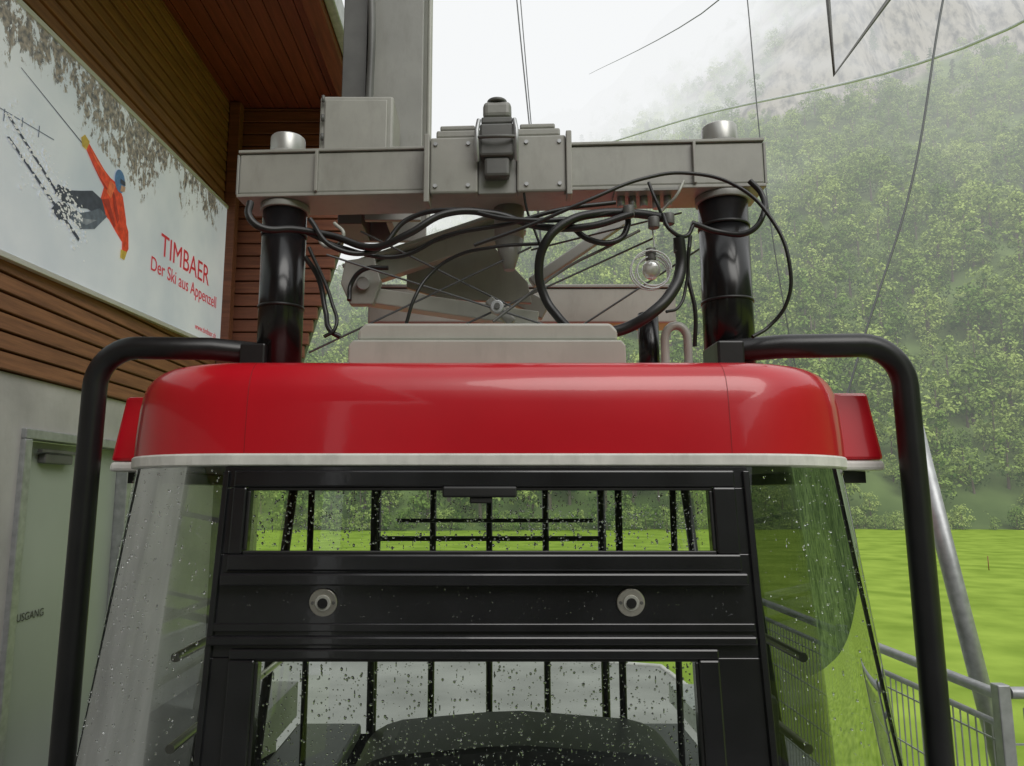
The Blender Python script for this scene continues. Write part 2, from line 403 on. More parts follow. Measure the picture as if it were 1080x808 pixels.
while x < -1.52:
    i=len(v); x2=min(x+.116,-1.5)
    v += [(x,-7,3.95),(x2,-7,3.95),(x2,7.3,3.95),(x,7.3,3.95),(x,-7,3.99),(x2,-7,3.99),(x2,7.3,3.99),(x,7.3,3.99)]
    f += [tuple(i+k for k in q) for q in BF]; x += .125
mobj('soffit_planks', v, f, M['woodC'], st)
box('soffit_deck', WX-.3, -1.5, -7, 7.3, 3.992, 4.1, M['dgrey'], st)
box('fascia_beam', -1.49, -1.33, -7, 7.15, 3.84, 4.12, M['woodC'], st, .01)
box('gutter_channel', -1.325, -1.24, -7, 7.2, 3.90, 4.12, M['galv'], st, .01)
# hall behind the viewer
box('hall_shade_roof', -1.2, 5.5, -9, -4.2, 4.3, 4.5, M['woodC'], st)  # unseen roof added to shade the cabin front, kept short for brightness
box('hall_back_wall', WX, 5.5, -9, -8.7, -1.7, 4.3, M['concd'], st)
box('platform_floor', WX, 5.5, -8.7, 2.0, -2.0, -1.7, M['concd'], st)
box('platform_floor_side', WX, -1.75, 2.0, 7.1, -2.0, -1.7, M['concd'], st)
box('walkway', 1.62, 2.1, 2.0, 7.0, -1.85, -1.7, M['galv'], st)
box('foundation', WX, 4.5, -8.5, 1.8, -6, -2.0, M['concd'], st)
box('foundation_side', WX, -1.9, 1.8, 7.0, -6, -2.0, M['concd'], st)
# door
dr = root('exit_door')
box('jamb_near', WX-.1, WX+.03, 4.2, 4.27, -1.7, .31, M['galv'], dr, .006)
box('jamb_far', WX-.1, WX+.03, 5.42, 5.49, -1.7, .31, M['galv'], dr, .006)
box('head', WX-.1, WX+.03, 4.2, 5.49, .312, .37, M['galv'], dr, .006)
box('leaf', WX-.09, WX-.05, 4.275, 5.415, -1.69, .305, M['door'], dr, .004)
box('closer', WX-.048, WX+.0, 4.45, 4.75, .18, .24, M['dgrey'], dr, .008)
box('closer_arm', WX-.02, WX+.01, 4.40, 4.8, .245, .262, M['dgrey'], dr)
box('edge_stripe', WX-.049, WX-.046, 4.285, 4.33, -1.2, -.2, nmat('green_stripe',(.12,.3,.03),.5), dr)

def text(name, s, y, z, size, mat, parent, x=-2.595, tilt=1.6, wscale=1.0):
    cu = bpy.data.curves.new(name,'FONT'); cu.body=s; cu.size=size; cu.extrude=.0005; cu.materials.append(mat)
    o = bpy.data.objects.new(name,cu); scene.collection.objects.link(o); o.parent=parent
    t=R(tilt); m = Matrix(((0,0,1),(math.cos(t),-math.sin(t),0),(math.sin(t),math.cos(t),0))).to_4x4()
    o.matrix_world = Matrix.Translation((x,y,z)) @ m @ Matrix.Diagonal((wscale,1,1,1)); return o
tblk = nmat('lettering_dark',(.05,.05,.05),.5)
text('lettering','AUSGANG', 4.34, -.73, .065, tblk, dr, x=WX-.045, tilt=0)

# ------------------------------------------------------------------ ski poster (a flat panel on the wall, the print given slight emission)
po = root('ski_poster')
pm = bpy.data.materials.new('poster_snow_print'); pm.use_nodes=True; pm.cycles.emission_sampling='NONE'
N = pm.node_tree.nodes; L = pm.node_tree.links; b=N['Principled BSDF']
tcn = N.new('ShaderNodeTexCoord'); sx=N.new('ShaderNodeSeparateXYZ'); L.new(tcn.outputs['Object'], sx.inputs[0])
def mth(op,a,b_,clamp=False):
    q=N.new('ShaderNodeMath'); q.operation=op; q.use_clamp=clamp
    for i,s in enumerate((a,b_)):
        if isinstance(s,(int,float)): q.inputs[i].default_value=s
        else: L.new(s,q.inputs[i])
    return q.outputs[0]
n1=N.new('ShaderNodeTexNoise'); n1.inputs['Scale'].default_value=11; n1.inputs['Detail'].default_value=10; n1.inputs['Roughness'].default_value=.72; n1.inputs['Distortion'].default_value=.4
mp=N.new('ShaderNodeMapping'); mp.inputs['Rotation'].default_value=(R(-35),0,0); mp.inputs['Scale'].default_value=(1,1.3,.8)
L.new(tcn.outputs['Object'],mp.inputs['Vector']); L.new(mp.outputs['Vector'],n1.inputs['Vector'])
n2=N.new('ShaderNodeTexNoise'); n2.inputs['Scale'].default_value=1.7; n2.inputs['Detail'].default_value=6; L.new(tcn.outputs['Object'],n2.inputs['Vector'])
# rocks: dense in the upper left, thinning out to the right
zone = mth('SUBTRACT', sx.outputs['Z'], mth('ADD', 2.27, mth('MULTIPLY', mth('MAXIMUM', mth('SUBTRACT', sx.outputs['Y'], 4.9),0.0), .14)))
zone = mth('ADD', mth('MULTIPLY',zone,2.2), mth('MULTIPLY', mth('SUBTRACT',n2.outputs['Fac'],.5), 2.0))
zone = mth('MINIMUM', mth('MAXIMUM',zone,0.0), .55)
rkf = mth('ADD', n1.outputs['Fac'], mth('MULTIPLY',zone,.20))
rk=N.new('ShaderNodeMapRange'); rk.inputs['From Min'].default_value=.56; rk.inputs['From Max'].default_value=.595; L.new(rkf, rk.inputs['Value'])
rkm = mth('MULTIPLY', rk.outputs[0], mth('MINIMUM', mth('MULTIPLY', zone, 6.0), .92))
sn=N.new('ShaderNodeValToRGB'); sn.color_ramp.elements[0].position=.25; sn.color_ramp.elements[1].position=.7
sn.color_ramp.elements[0].color=(.44,.50,.57,1); sn.color_ramp.elements[1].color=(.72,.74,.76,1)
n3=N.new('ShaderNodeTexNoise'); n3.inputs['Scale'].default_value=1.0; n3.inputs['Detail'].default_value=6; L.new(tcn.outputs['Object'],n3.inputs['Vector']); L.new(n3.outputs['Fac'],sn.inputs['Fac'])
n5=N.new('ShaderNodeTexNoise'); n5.inputs['Scale'].default_value=30; n5.inputs['Detail'].default_value=4; L.new(tcn.outputs['Object'],n5.inputs['Vector'])
rc=N.new('ShaderNodeValToRGB'); rc.color_ramp.elements[0].position=.35; rc.color_ramp.elements[1].position=.65; rc.color_ramp.elements[0].color=(.05,.05,.05,1); rc.color_ramp.elements[1].color=(.30,.25,.19,1); L.new(n5.outputs['Fac'],rc.inputs['Fac'])
mxp=N.new('ShaderNodeMix'); mxp.data_type='RGBA'; L.new(rkm,mxp.inputs[0]); L.new(sn.outputs['Color'],mxp.inputs[6]); L.new(rc.outputs['Color'],mxp.inputs[7])
L.new(mxp.outputs[2],b.inputs['Base Color']); L.new(mxp.outputs[2],b.inputs['Emission Color']); b.inputs['Emission Strength'].default_value=.32
b.inputs['Roughness'].default_value=.25
def pz(y): return .036*(y-7.05)
PX=-2.6
def panel(name,y0,y1,za,zb,x0,x1,mat,bv=0):
    v=[(x0,y0,za+pz(y0)),(x1,y0,za+pz(y0)),(x1,y1,za+pz(y1)),(x0,y1,za+pz(y1)),(x0,y0,zb+pz(y0)),(x1,y0,zb+pz(y0)),(x1,y1,zb+pz(y1)),(x0,y1,zb+pz(y1))]
    return mobj(name,v,BF,mat,po,bevel=bv)
panel('print',1.6,7.03,1.40,2.79,PX-.03,PX,pm)
fr=nmat('white_alu_frame',(.7,.7,.7),.35,metal=.2,var=.05)
panel('frame_top',1.57,7.06,2.792,2.825,PX-.032,PX+.012,fr,.003)
panel('frame_bottom',1.57,7.06,1.365,1.398,PX-.032,PX+.012,fr,.003)
panel('frame_end',7.032,7.06,1.40,2.79,PX-.032,PX+.011,fr,.003)
def flat(name, pts, mat, d=.003):
    return mobj(name, [(PX+d,p[0],p[1]) for p in pts], [tuple(range(len(pts)))], mat, po)
def pmat(n,c,var=.40): 
    m=nmat(n,c,.4,var=var,scale=22); m.cycles.emission_sampling='NONE'; bb=m.node_tree.nodes['Principled BSDF']; bb.inputs['Emission Color'].default_value=(*c,1); bb.inputs['Emission Strength'].default_value=.2; return m
ored=pmat('print_orange_red',(.66,.065,.025)); dark=pmat('print_dark',(.05,.06,.09)); blue=pmat('print_blue',(.08,.18,.36)); skin=pmat('print_skin',(.50,.30,.20)); yel=pmat('print_yellow',(.5,.36,.06)); spray=pmat('print_spray',(.72,.74,.76),.05)
shd=pmat('print_red_shadow',(.36,.03,.015)); slate=pmat('print_slate',(.11,.135,.18)); slate2=pmat('print_slate_light',(.24,.27,.32)); lred=pmat('print_red_light',(.80,.16,.06))
flat('jacket',[(4.70,1.93),(4.74,2.06),(4.80,2.14),(4.90,2.14),(4.99,2.08),(5.06,1.93),(5.09,1.80),(5.02,1.76),(4.93,1.80),(4.83,1.85),(4.76,1.86)],ored)
flat('raised_arm',[(4.80,2.14),(4.72,2.16),(4.60,2.21),(4.51,2.25),(4.48,2.20),(4.58,2.13),(4.68,2.07),(4.76,2.03),(4.84,2.04)],ored,.004)
flat('raised_glove',[(4.52,2.26),(4.46,2.28),(4.42,2.24),(4.44,2.19),(4.49,2.19)],yel,.005)
flat('lower_arm',[(5.02,1.95),(5.10,1.86),(5.12,1.74),(5.08,1.68),(5.03,1.69),(5.02,1.78),(4.96,1.86)],ored,.005)
flat('lower_glove',[(5.10,1.71),(5.07,1.64),(5.01,1.64),(5.01,1.70)],yel,.006)
flat('jacket_fold',[(4.84,2.06),(4.87,2.06),(4.96,1.90),(4.94,1.86),(4.88,1.95)],shd,.005)
flat('jacket_fold_b',[(4.72,1.95),(4.80,1.99),(4.92,1.84),(4.90,1.82),(4.80,1.90)],shd,.0052)
flat('jacket_light',[(4.80,2.12),(4.88,2.12),(4.83,2.00),(4.77,2.02)],lred,.0051)
flat('arm_fold',[(4.78,2.05),(4.66,2.09),(4.56,2.15),(4.58,2.13),(4.68,2.07),(4.76,2.035)],shd,.0054)
flat('arm_light',[(4.76,2.13),(4.62,2.185),(4.53,2.225),(4.62,2.165)],lred,.0054)
hp=[(4.93+.072*math.cos(a*.3927),2.17+.082*math.sin(a*.3927)) for a in range(16)]
flat('helmet',hp,blue,.006)
flat('face',[(4.94,2.10),(5.00,2.12),(5.01,2.16),(4.95,2.15)],skin,.007)
flat('goggles',[(4.93,2.155),(5.005,2.165),(5.0,2.195),(4.93,2.19)],dark,.008)
flat('upper_leg',[(4.78,1.87),(4.72,1.95),(4.60,1.96),(4.46,1.90),(4.40,1.85),(4.44,1.78),(4.56,1.82),(4.66,1.82)],dark,.004)
flat('front_leg',[(4.80,1.86),(4.66,1.72),(4.50,1.66),(4.33,1.70),(4.34,1.76),(4.48,1.76),(4.60,1.82),(4.70,1.88)],slate,.005)
flat('leg_light',[(4.68,1.79),(4.56,1.71),(4.44,1.70),(4.44,1.73),(4.56,1.75)],slate2,.0055)
flat('boot_upper',[(4.46,1.90),(4.36,1.86),(4.22,1.84),(4.20,1.77),(4.32,1.76),(4.44,1.80)],dark,.006)
flat('boot_lower',[(4.38,1.76),(4.24,1.74),(4.18,1.67),(4.26,1.63),(4.38,1.68)],dark,.006)
flat('ski_upper',[(3.72,2.02),(3.74,2.03),(4.40,1.72),(4.40,1.695)],dark,.003)
flat('ski_lower',[(3.74,1.90),(3.76,1.91),(4.50,1.60),(4.49,1.575)],dark,.004)
flat('pole',[(3.80,2.335),(3.80,2.34),(4.46,2.212),(4.46,2.203)],dark,.003)
rr=random.Random(3); sv=[]; sf_=[]
for k in range(420):
    t=rr.random()**.8; cy=3.72+t*.78+rr.gauss(0,.05); cz=1.97-t*.30+rr.gauss(0,.085); s=rr.uniform(.003,.014); i=len(sv)
    for a in (0,1.05,2.1,3.15,4.2,5.25): sv.append((PX+.0068+k*.000004,cy+s*rr.uniform(.5,1.8)*math.cos(a),cz+s*rr.uniform(.4,1)*math.sin(a)))
    sf_.append(tuple(range(i,i+6)))
mobj('snow_spray',sv,sf_,spray,po)
for k,(fy,fzz) in enumerate(((3.55,1.92),(3.7,1.94),(3.85,1.97),(4.0,2.0))):
    flat('netting_%d'%k,[(fy,fzz+.03),(fy+.008,fzz+.03),(fy+.008,fzz+.10),(fy,fzz+.10)],slate,.0035)
flat('netting_line',[(3.5,2.0),(3.5,2.005),(4.15,2.09),(4.15,2.084)],slate,.0032)
tr=pmat('print_text_red',(.60,.04,.05),.05)
text('lettering_large','TIMBAER',5.62,1.87,.255,tr,po)
text('lettering_small','Der Ski aus Appenzell',5.47,1.70,.158,tr,po,wscale=.98)
text('lettering_web','www.timbaer.ch',6.38,1.44,.075,tr,po)

# ------------------------------------------------------------------ cable car cabin
cb = root('cable_car_cabin')
def loop(z, off=0.0):
    s = max(0,(.09-z)/.89)
    a=.81+.015*s; yf=2.34-.10*s+off; b_=1.31+.09*s-off; yc=2.85-.07*s; yr=5.45+.08*s-off; yrc=4.95
    p=[]
    for i in range(8): p.append((-a+2*a*i/8, yf))
    for i in range(12):
        t=i/12*math.pi/2; p.append((a+(b_-a)*math.sin(t), yc-(yc-yf)*math.cos(t)))
    for i in range(6): p.append((b_, yc+(yrc-yc)*i/6))
    for i in range(12):
        t=i/12*math.pi/2; p.append((a+(b_-a)*math.cos(t), yrc+(yr-yrc)*math.sin(t)))
    for i in range(8): p.append((a-2*a*i/8, yr))
    for i in range(12):
        t=i/12*math.pi/2; p.append((-a-(b_-a)*math.sin(t), yrc+(yr-yrc)*math.cos(t)))
    for i in range(6): p.append((-b_, yrc-(yrc-yc)*i/6))
    for i in range(12):
        t=i/12*math.pi/2; p.append((-a-(b_-a)*math.cos(t), yc-(yc-yf)*math.sin(t)))
    return [(q[0],q[1],z) for q in p]
NL=76
def strips(name, prof, mat, i0=0, i1=NL, smooth=True, cap=None, parent=cb):
    v=[];f=[]
    for z,o in prof: v+=loop(z,o)
    for k in range(len(prof)-1):
        for i in range(i0,i1):
            a=k*NL+i%NL; b2=k*NL+(i+1)%NL; f.append((a,b2,b2+NL,a+NL))
    if cap is not None:
        k=(len(prof)-1)*NL; v.append((0,3.9,cap)); c=len(v)-1
        for i in range(NL): f.append((k+i,k+(i+1)%NL,c))
    return mobj(name,v,f,mat,parent,smooth)
strips('roof_fairing',[(.1255,.0),(.20,.003),(.29,.010),(.34,.018),(.37,.028),(.395,.043),(.415,.063),(.43,.09),(.437,.12),(.442,.2)],M['red'],cap=.47)
strips('white_stripe',[(.086,.03),(.086,-.001),(.090,-.006),(.119,-.006),(.1252,-.001),(.1252,.02)],M['white'],smooth=False)
v=loop(.0865,.03); mobj('ceiling_lining',v,[tuple(range(NL-1,-1,-1))],M['inner'],cb)
seam=nmat('seam_dark_red',(.30,.006,.010),.5)
for sx_ in (-.775,.765):
    v=[];f=[]
    for z,o in [(.126,.0),(.20,.003),(.29,.010),(.34,.018),(.37,.028),(.395,.043),(.415,.063),(.43,.09)]:
        v+=[(sx_,2.34+o-.0010,z),(sx_+.0022,2.34+o-.0010,z)]
    for i in range(7): f.append((2*i,2*i+1,2*i+3,2*i+2))
    mobj('panel_seam',v,f,seam,cb)
GZ=[(.086,.012),(-.3,.012),(-.7,.012),(-1.15,.012),(-1.7,.012)]
strips('corner_glass_right',GZ,M['smokeR'],8,20)
strips('corner_glass_left',GZ,M['smoke'],64,76)
strips('side_glass_right',GZ,M['glass'],20,26); strips('side_glass_left',GZ,M['glass'],58,64)
strips('rear_corner_glass_right',GZ,M['glass'],26,38); strips('rear_glass',GZ,M['glass'],38,46); strips('rear_corner_glass_left',GZ,M['glass'],46,58)
strips('lower_skirt',[(-1.7,.0),(-1.85,.0),(-1.98,.02)],M['black'])
v=loop(-1.9,.03); mobj('cabin_floor',v,[tuple(range(NL))],M['inner'],cb)
def mull(i,r,nm):
    t=loop(.084,.02)[i]; b2=loop(-1.72,.02)[i]; cyl(nm,t,b2,r,M['blacksatin'],cb,n=12)
for i in (20,23,26,38,46,58,61,64): mull(i,.030,'mullion_%d'%i)
for i in (40,42,44): mull(i,.024,'rear_mullion_%d'%i)
def rearbar(z,h):
    o=loop(z,.02); box('rear_rail',-.82,.82,o[40][1]-.02,o[40][1]+.02,z,z+h,M['blacksatin'],cb)
for z,h in ((-.34,.035),(-1.05,.05),(.03,.05)): rearbar(z,h)
# front panel: pieces on the leaning front plane
def F(x,z,d): return (x, 2.34-.1124*(.09-z)-d, z)
def fb(name,x0,x1,z0,z1,d0,d1,mat=None,bv=.003,x0b=None,x1b=None):
    x0b = x0 if x0b is None else x0b; x1b = x1 if x1b is None else x1b
    v=[F(x0b,z0,d1),F(x1b,z0,d1),F(x1b,z0,d0),F(x0b,z0,d0),F(x0,z1,d1),F(x1,z1,d1),F(x1,z1,d0),F(x0,z1,d0)]
    return mobj(name,v,BF,mat or M['black'],cb,bevel=bv)
fb('front_head',-.83,.81,.019,.085,-.06,.0)
fb('front_stile_upper_left',-.83,-.751,-.181,.018,-.06,.0); fb('front_stile_upper_right',.691,.81,-.181,.018,-.06,.0)
fb('front_middle_panel',-.835,.815,-.478,-.182,-.06,.0)
fb('front_stile_lower_left',-.835,-.686,-1.149,-.479,-.06,.0,x0b=-.845); fb('front_stile_lower_right',.612,.815,-1.149,-.479,-.06,.0,x1b=.83)
fb('front_bottom_panel',-.845,.83,-1.9,-1.15,-.06,.0,x0b=-.85,x1b=.84)
def ring(nm,x0,x1,z0,z1,t,tb,d,mat=None):
    tl,tr_,tt=t
    fb(nm+'_top',x0,x1,z1-tt,z1,.0,d,mat,.006); fb(nm+'_bottom',x0,x1,z0,z0+tb,.0,d,mat,.006)
    fb(nm+'_left',x0,x0+tl,z0+tb+.0005,z1-tt-.0005,.0,d*.97,mat,.006); fb(nm+'_right',x1-tr_,x1,z0+tb+.0005,z1-tt-.0005,.0,d*.97,mat,.006)
ring('upper_window_frame',-.795,.765,-.232,.072,(.043,.072,.052),.05,.016)
ring('upper_window_bead',-.752,.694,-.184,.021,(.012,.012,.012),.012,.008,M['rubber'])
fb('drip_ledge',-.805,.775,-.272,-.236,.0,.036,None,.006)
fb('cross_rail',-.83,.79,-.405,-.382,.0,.010,None,.003)
fb('cross_rail_low',-.83,.79,-.442,-.416,.0,.022,None,.006)
ring('lower_window_frame',-.765,.675,-1.2,-.452,(.078,.062,.03),.05,.016)
ring('lower_window_bead',-.69,.616,-1.152,-.477,(.012,.012,.012),.012,.008,M['rubber'])
fb('vertical_trim_left',-.83,-.812,-1.1,.07,.0,.012,None,.003,x0b=-.845,x1b=-.827)
fb('vertical_trim_right',.792,.812,-1.1,.07,.0,.012,None,.003,x0b=.805,x1b=.825)
fb('window_latch',-.145,.085,-.012,.022,.004,.03,M['rubber'],.006)
fb('latch_hook',-.06,.01,-.03,-.010,.004,.022,M['rubber'],.004)
for nm,x0,x1,z0,z1 in (('upper_window_glass',-.751,.691,-.181,.018),('lower_window_glass',-.686,.612,-1.149,-.479)):
    mobj(nm,[F(x0,z0,-.01),F(x1,z0,-.01),F(x1,z1,-.01),F(x0,z1,-.01)],[(0,1,2,3)],M['glass'],cb)
for x in (-.497,.424):
    c=Vector(F(x,-.322,0)); n=Vector((0,-1,-.112)).normalized()
    cyl('lock_rosette',c,c+n*.010,.042,M['steel'],cb,n=40,bevel=.003)
    cyl('lock_ring',c+n*.010,c+n*.015,.024,M['cream'],cb,n=32,bevel=.002)
    cyl('lock_core',c+n*.015,c+n*.019,.015,M['rubber'],cb,n=24)
    for dx in (-.031,.031): cyl('lock_screw',c+n*.010+Vector((dx,0,0)),c+n*.013+Vector((dx,0,0)),.005,M['dgrey'],cb,n=10)
# water drops
def drops(name, placer, count, rmin, rmax, seed, runs=0.06):
    rnd=random.Random(seed); v=[];f=[]
    for k in range(count):
        c,n,u,w_=placer(rnd); r=rmin+(rmax-rmin)*rnd.random()**3; st_=rnd.uniform(.9,1.35)
        if rnd.random()<runs: st_=rnd.uniform(2.5,6); r=min(r,.0022)
        i=len(v); jj=[rnd.uniform(.85,1.15) for _ in range(8)]
        for a in range(8): v.append(c+(u*math.cos(a*.7854)+w_*math.sin(a*.7854)*st_)*r*jj[a])
        for a in range(8): v.append(c+(u*math.cos(a*.7854)+w_*math.sin(a*.7854)*st_)*r*.7*jj[a]+n*r*.26)
        v.append(c+n*r*.36)
        for a in range(8):
            b3=(a+1)%8; f.append((i+a,i+b3,i+8+b3,i+8+a)); f.append((i+8+a,i+8+b3,i+16))
        f.append(tuple(i+a for a in range(7,-1,-1)))
    return mobj(name,v,f,M['water'],cb,smooth=True)
def fplace(x0,x1,z0,z1,dd=-.0095,bias=0):
    def g(rnd):
        x=rnd.uniform(x0,x1); z=z0+(z1-z0)*(rnd.random()**(1+bias)); n=Vector((0,-1,-.112)).normalized()
        return Vector(F(x,z,dd)),n,Vector((1,0,0)),Vector((0,-.112,1)).normalized()
    return g
drops('drops_upper_window',fplace(-.735,.675,-.168,.005),1500,.0011,.0046,1)
drops('drops_lower_window',fplace(-.672,.598,-.95,-.492),2600,.0011,.0048,2)
drops('drops_frame',fplace(-.80,.78,-.375,-.28,.0005),260,.0008,.0026,3)
drops('drops_red',fplace(-.79,.77,.135,.29,-.0085),420,.0008,.0026,6)
def aplace(side):
    def g(rnd):
        t=rnd.uniform(.05,1.5); z=rnd.uniform(-.85,.08); s=(.09-z)/.89
        a=.81+.015*s; yf=2.34-.1*s+.011; b_=1.31+.09*s-.011; yc=2.85-.07*s
        c=Vector((side*(a+(b_-a)*math.sin(t)), yc-(yc-yf)*math.cos(t), z)); n=Vector((side*math.sin(t),-math.cos(t),0))
        return c,n,Vector((0,0,1)).cross(n).normalized(),Vector((0,0,1))
    return g
drops('drops_corner_left',aplace(-1),1000,.0011,.0044,4); drops('drops_corner_right',aplace(1),650,.0010,.0036,5)
# side pods
for sgn,yf in ((-1,2.92),(1,2.80)):
    def px(z0,z1,ins,nm,mat,ex=0):
        y1=5.0; xi=1.25
        v=[(sgn*xi,yf-ex,z0),(sgn*(1.49+ex),yf-ex,z0),(sgn*(1.49+ex),y1,z0),(sgn*xi,y1,z0),(sgn*xi,yf+ins,z1),(sgn*(1.49-ins),yf+ins,z1),(sgn*(1.49-ins),y1,z1),(sgn*xi,y1,z1)]
        f=BF if sgn>0 else [tuple(reversed(q)) for q in BF]
        mobj(nm,v,f,mat,cb,bevel=.012)
    px(.126,.385,.03,'side_pod',M['red']); px(.086,.124,0,'side_pod_trim',M['white'],.004)
    box('side_pod_seal',min(sgn*1.26,sgn*1.44),max(sgn*1.26,sgn*1.44),yf+.05,4.9,.04,.084,M['rubber'],cb)
# guard bars
for sgn,yy,xi in ((-1,2.85,-.93),(1,2.70,.90)):
    zt=.565 if sgn<0 else .545
    X=sgn*1.535; p=[(xi,yy+.1,zt-.005),(sgn*1.1,yy+.02,zt),(sgn*1.38,yy,zt)]
    for k in range(1,11):
        t=k/10*math.pi/2; p.append((sgn*(1.38+.155*math.sin(t)),yy,zt-.155*(1-math.cos(t))))
    p += [(sgn*1.54,yy,0),(sgn*1.545,yy,-.8),(sgn*1.55,yy,-1.8)]
    tube('guard_bar',p,.045,M['blacksatin'],cb,straight=True,res=8)
    box('guard_bar_bracket',xi-.05,xi+.05,yy+.0,yy+.2,.44,zt+.02,M['blacksatin'],cb,.008)
# interior
for x,y_ in ((-.55,3.6),(.62,3.6),(-.95,4.0),(.98,4.0)):
    cyl('grab_pole',(x,y_,-1.9),(x,y_,.086),.017,M['blacksatin'],cb,n=12)
tube('cross_grab_rail',[(-.55,4.5,-.16),(.62,4.5,-.16)],.012,M['blacksatin'],cb,straight=True)
for x in (-1.2,1.2):
    for z_ in (-.62,-.95): tube('side_handrail',[(x,2.95,z_),(x,4.95,z_)],.018,M['steel'],cb,straight=True)
for z_ in (-.85,): tube('rear_handrail',[(-.95,5.3,z_),(.95,5.3,z_)],.016,M['steel'],cb,straight=True)
arc=[(-.56,-1.9),(-.56,-1.14)]+[(-.56+.26*(1-math.cos(a)),-1.14+.13*math.sin(a)) for a in (.3,.6,.9,1.2,1.57)]+[(.0,-.985),(.15,-.98)]+[(.56+.24*math.sin(a)-.0,-1.14+.13*math.cos(a)) for a in (0,.3,.6,.9,1.2,1.57)]+[(.80,-1.9)]
prism('control_console',arc,'y',3.05,3.6,M['seat'],cb,bevel=.04)
box('operator_panel',.92,1.16,3.1,3.4,-1.25,-.80,M['seat'],cb,.03)
box('bench_left',-1.2,-.8,3.7,4.9,-1.5,-1.42,M['seat'],cb,.02); box('bench_right',.8,1.2,3.7,4.9,-1.5,-1.42,M['seat'],cb,.02)
# roof equipment
prism('roof_hatch_base',[(-.505,.44),(.49,.44),(.49,.525),(.475,.545),(-.49,.545),(-.505,.525)],'y',2.60,3.25,M['cream'],cb,bevel=.006)
prism('roof_hatch_lid',[(-.475,.546),(.465,.546),(.465,.585),(.44,.612),(-.45,.612),(-.475,.585)],'y',2.62,3.22,M['cream'],cb,bevel=.01)
cyl('roof_stub',(.66,3.0,.44),(.66,3.0,.74),.042,M['postblk'],cb)
p=[(.735+.045*math.cos(a),2.85,.60+.055*math.sin(a)) for a in [k*math.pi/8 for k in range(0,9)]]
tube('lifting_eye',[(.78,2.85,.44)]+p+[(.69,2.85,.44)],.017,M['cream'],cb,straight=True)
box('lifting_eye_base',.65,.82,2.80,2.90,.44,.475,M['galv'],cb,.005)

# ------------------------------------------------------------------ suspension
sf = root('cabin_suspension')
ba = root('crossbeam_assembly',(.035,2.925,1.2),(0,0,R(-3)),sf)
box('crossbeam',-1.06,1.06,-.10,.10,.012,.185,M['grey'],ba,.008)
box('top_flange',-1.064,1.064,-.108,.108,.187,.200,M['grey'],ba,.003)
box('bottom_flange',-1.064,1.064,-.108,.108,-.004,.010,M['grey'],ba,.003)
box('end_plate_left',-1.072,-1.061,-.098,.098,.012,.185,M['grey2'],ba,.003); box('end_plate_right',1.061,1.072,-.098,.098,.012,.185,M['grey2'],ba,.003)
for x,rr_ in ((-.895,.090),(.918,.098)):
    cyl('support_post',(x,0,-.80),(x,0,-.035),rr_,M['postblk'],ba,n=64)
    cyl('post_collar',(x,0,-.034),(x,0,-.006),rr_+.010,M['grey2'],ba,n=48,bevel=.004)
    cyl('post_ring',(x,0,-.14),(x,0,-.128),rr_+.004,M['rubber'],ba,n=48)
    cyl('post_ring_low',(x,0,-.45),(x,0,-.44),rr_+.004,M['rubber'],ba,n=48)
    cyl('post_cap',(x,0,.201),(x,0,.30),.072,M['cap'],ba,n=40,bevel=.008)
    cyl('post_cap_flange',(x,0,.201),(x,0,.215),.09,M['grey2'],ba,n=40)
    for a in range(6): cyl('cap_bolt',(x+.12*math.cos(a),-.06*math.sin(a),.2),(x+.12*math.cos(a),-.06*math.sin(a),.214),.011,M['galv'],ba,n=6)
for x in (-.74,.78): box('beam_rib',x,x+.012,-.121,-.101,.012,.185,M['grey'],ba,.002)
box('junction_box_left',-.262,-.072,-.165,-.113,-.03,.205,M['grey'],ba,.008)
box('junction_box_right',.082,.275,-.165,-.113,-.03,.205,M['grey'],ba,.008)
box('junction_box_middle',-.071,.081,-.150,-.113,-.03,.205,M['grey2'],ba,.004)
box('junction_box_back',-.24,.255,-.155,.09,.2065,.240,M['grey'],ba,.008)
box('junction_lid_left',-.225,-.085,-.150,-.05,.241,.262,M['grey'],ba,.006)
box('junction_lid_right',.095,.235,-.150,-.05,.241,.262,M['grey'],ba,.006)
box('bracket_left',-.285,-.263,-.18,-.10,-.07,.215,M['grey'],ba,.004); box('bracket_right',.276,.298,-.18,-.10,-.05,.215,M['grey'],ba,.004)
for bx in (-.24,-.11,.12,.25):
    for bz in (.0,.175): cyl('box_screw',(bx,-.165,bz),(bx,-.172,bz),.008,M['galv'],ba,n=8)
# clamp connector in the centre
box('connector_body',-.062,.072,-.215,-.157,.10,.235,M['dgrey'],ba,.010); box('connector_hood',-.05,.062,-.205,-.12,.264,.335,M['grey2'],ba,.02,3)
box('connector_neck',-.056,.066,-.21,-.158,.236,.263,M['dgrey'],ba,.006)
box('connector_tail',-.045,.055,-.205,-.152,.02,.099,M['dgrey'],ba,.012)
for x in (-.072,.082): tube('connector_lever',[(x,-.19,.09),(x,-.225,.13),(x,-.225,.20),(x*.9,-.21,.25)],.009,M['galv'],ba,straight=True)
tube('connector_bail',[(-.07,-.225,.17),(-.03,-.24,.165),(.04,-.24,.165),(.08,-.225,.17)],.007,M['dgrey'],ba)
cyl('connector_cap',(.005,-.17,.335),(.005,-.17,.348),.04,M['dgrey'],ba,bevel=.004)
for k,x in enumerate((.50,.545,.59,.64,.685)):
    cyl('cable_gland',(x,-.06,-.019),(x,-.06,-.06-.01*(k%2)),.016,M['galv'],ba,n=8)
box('gland_plate',.47,.72,-.12,.0,-.018,-.0045,M['grey2'],ba,.002)

def pix(a,b,y=2.8): return ((a-516)*.001335*y, y, (.1877+(375-b)*.00137)*y)   # image pixels -> metres on a plane at the given depth
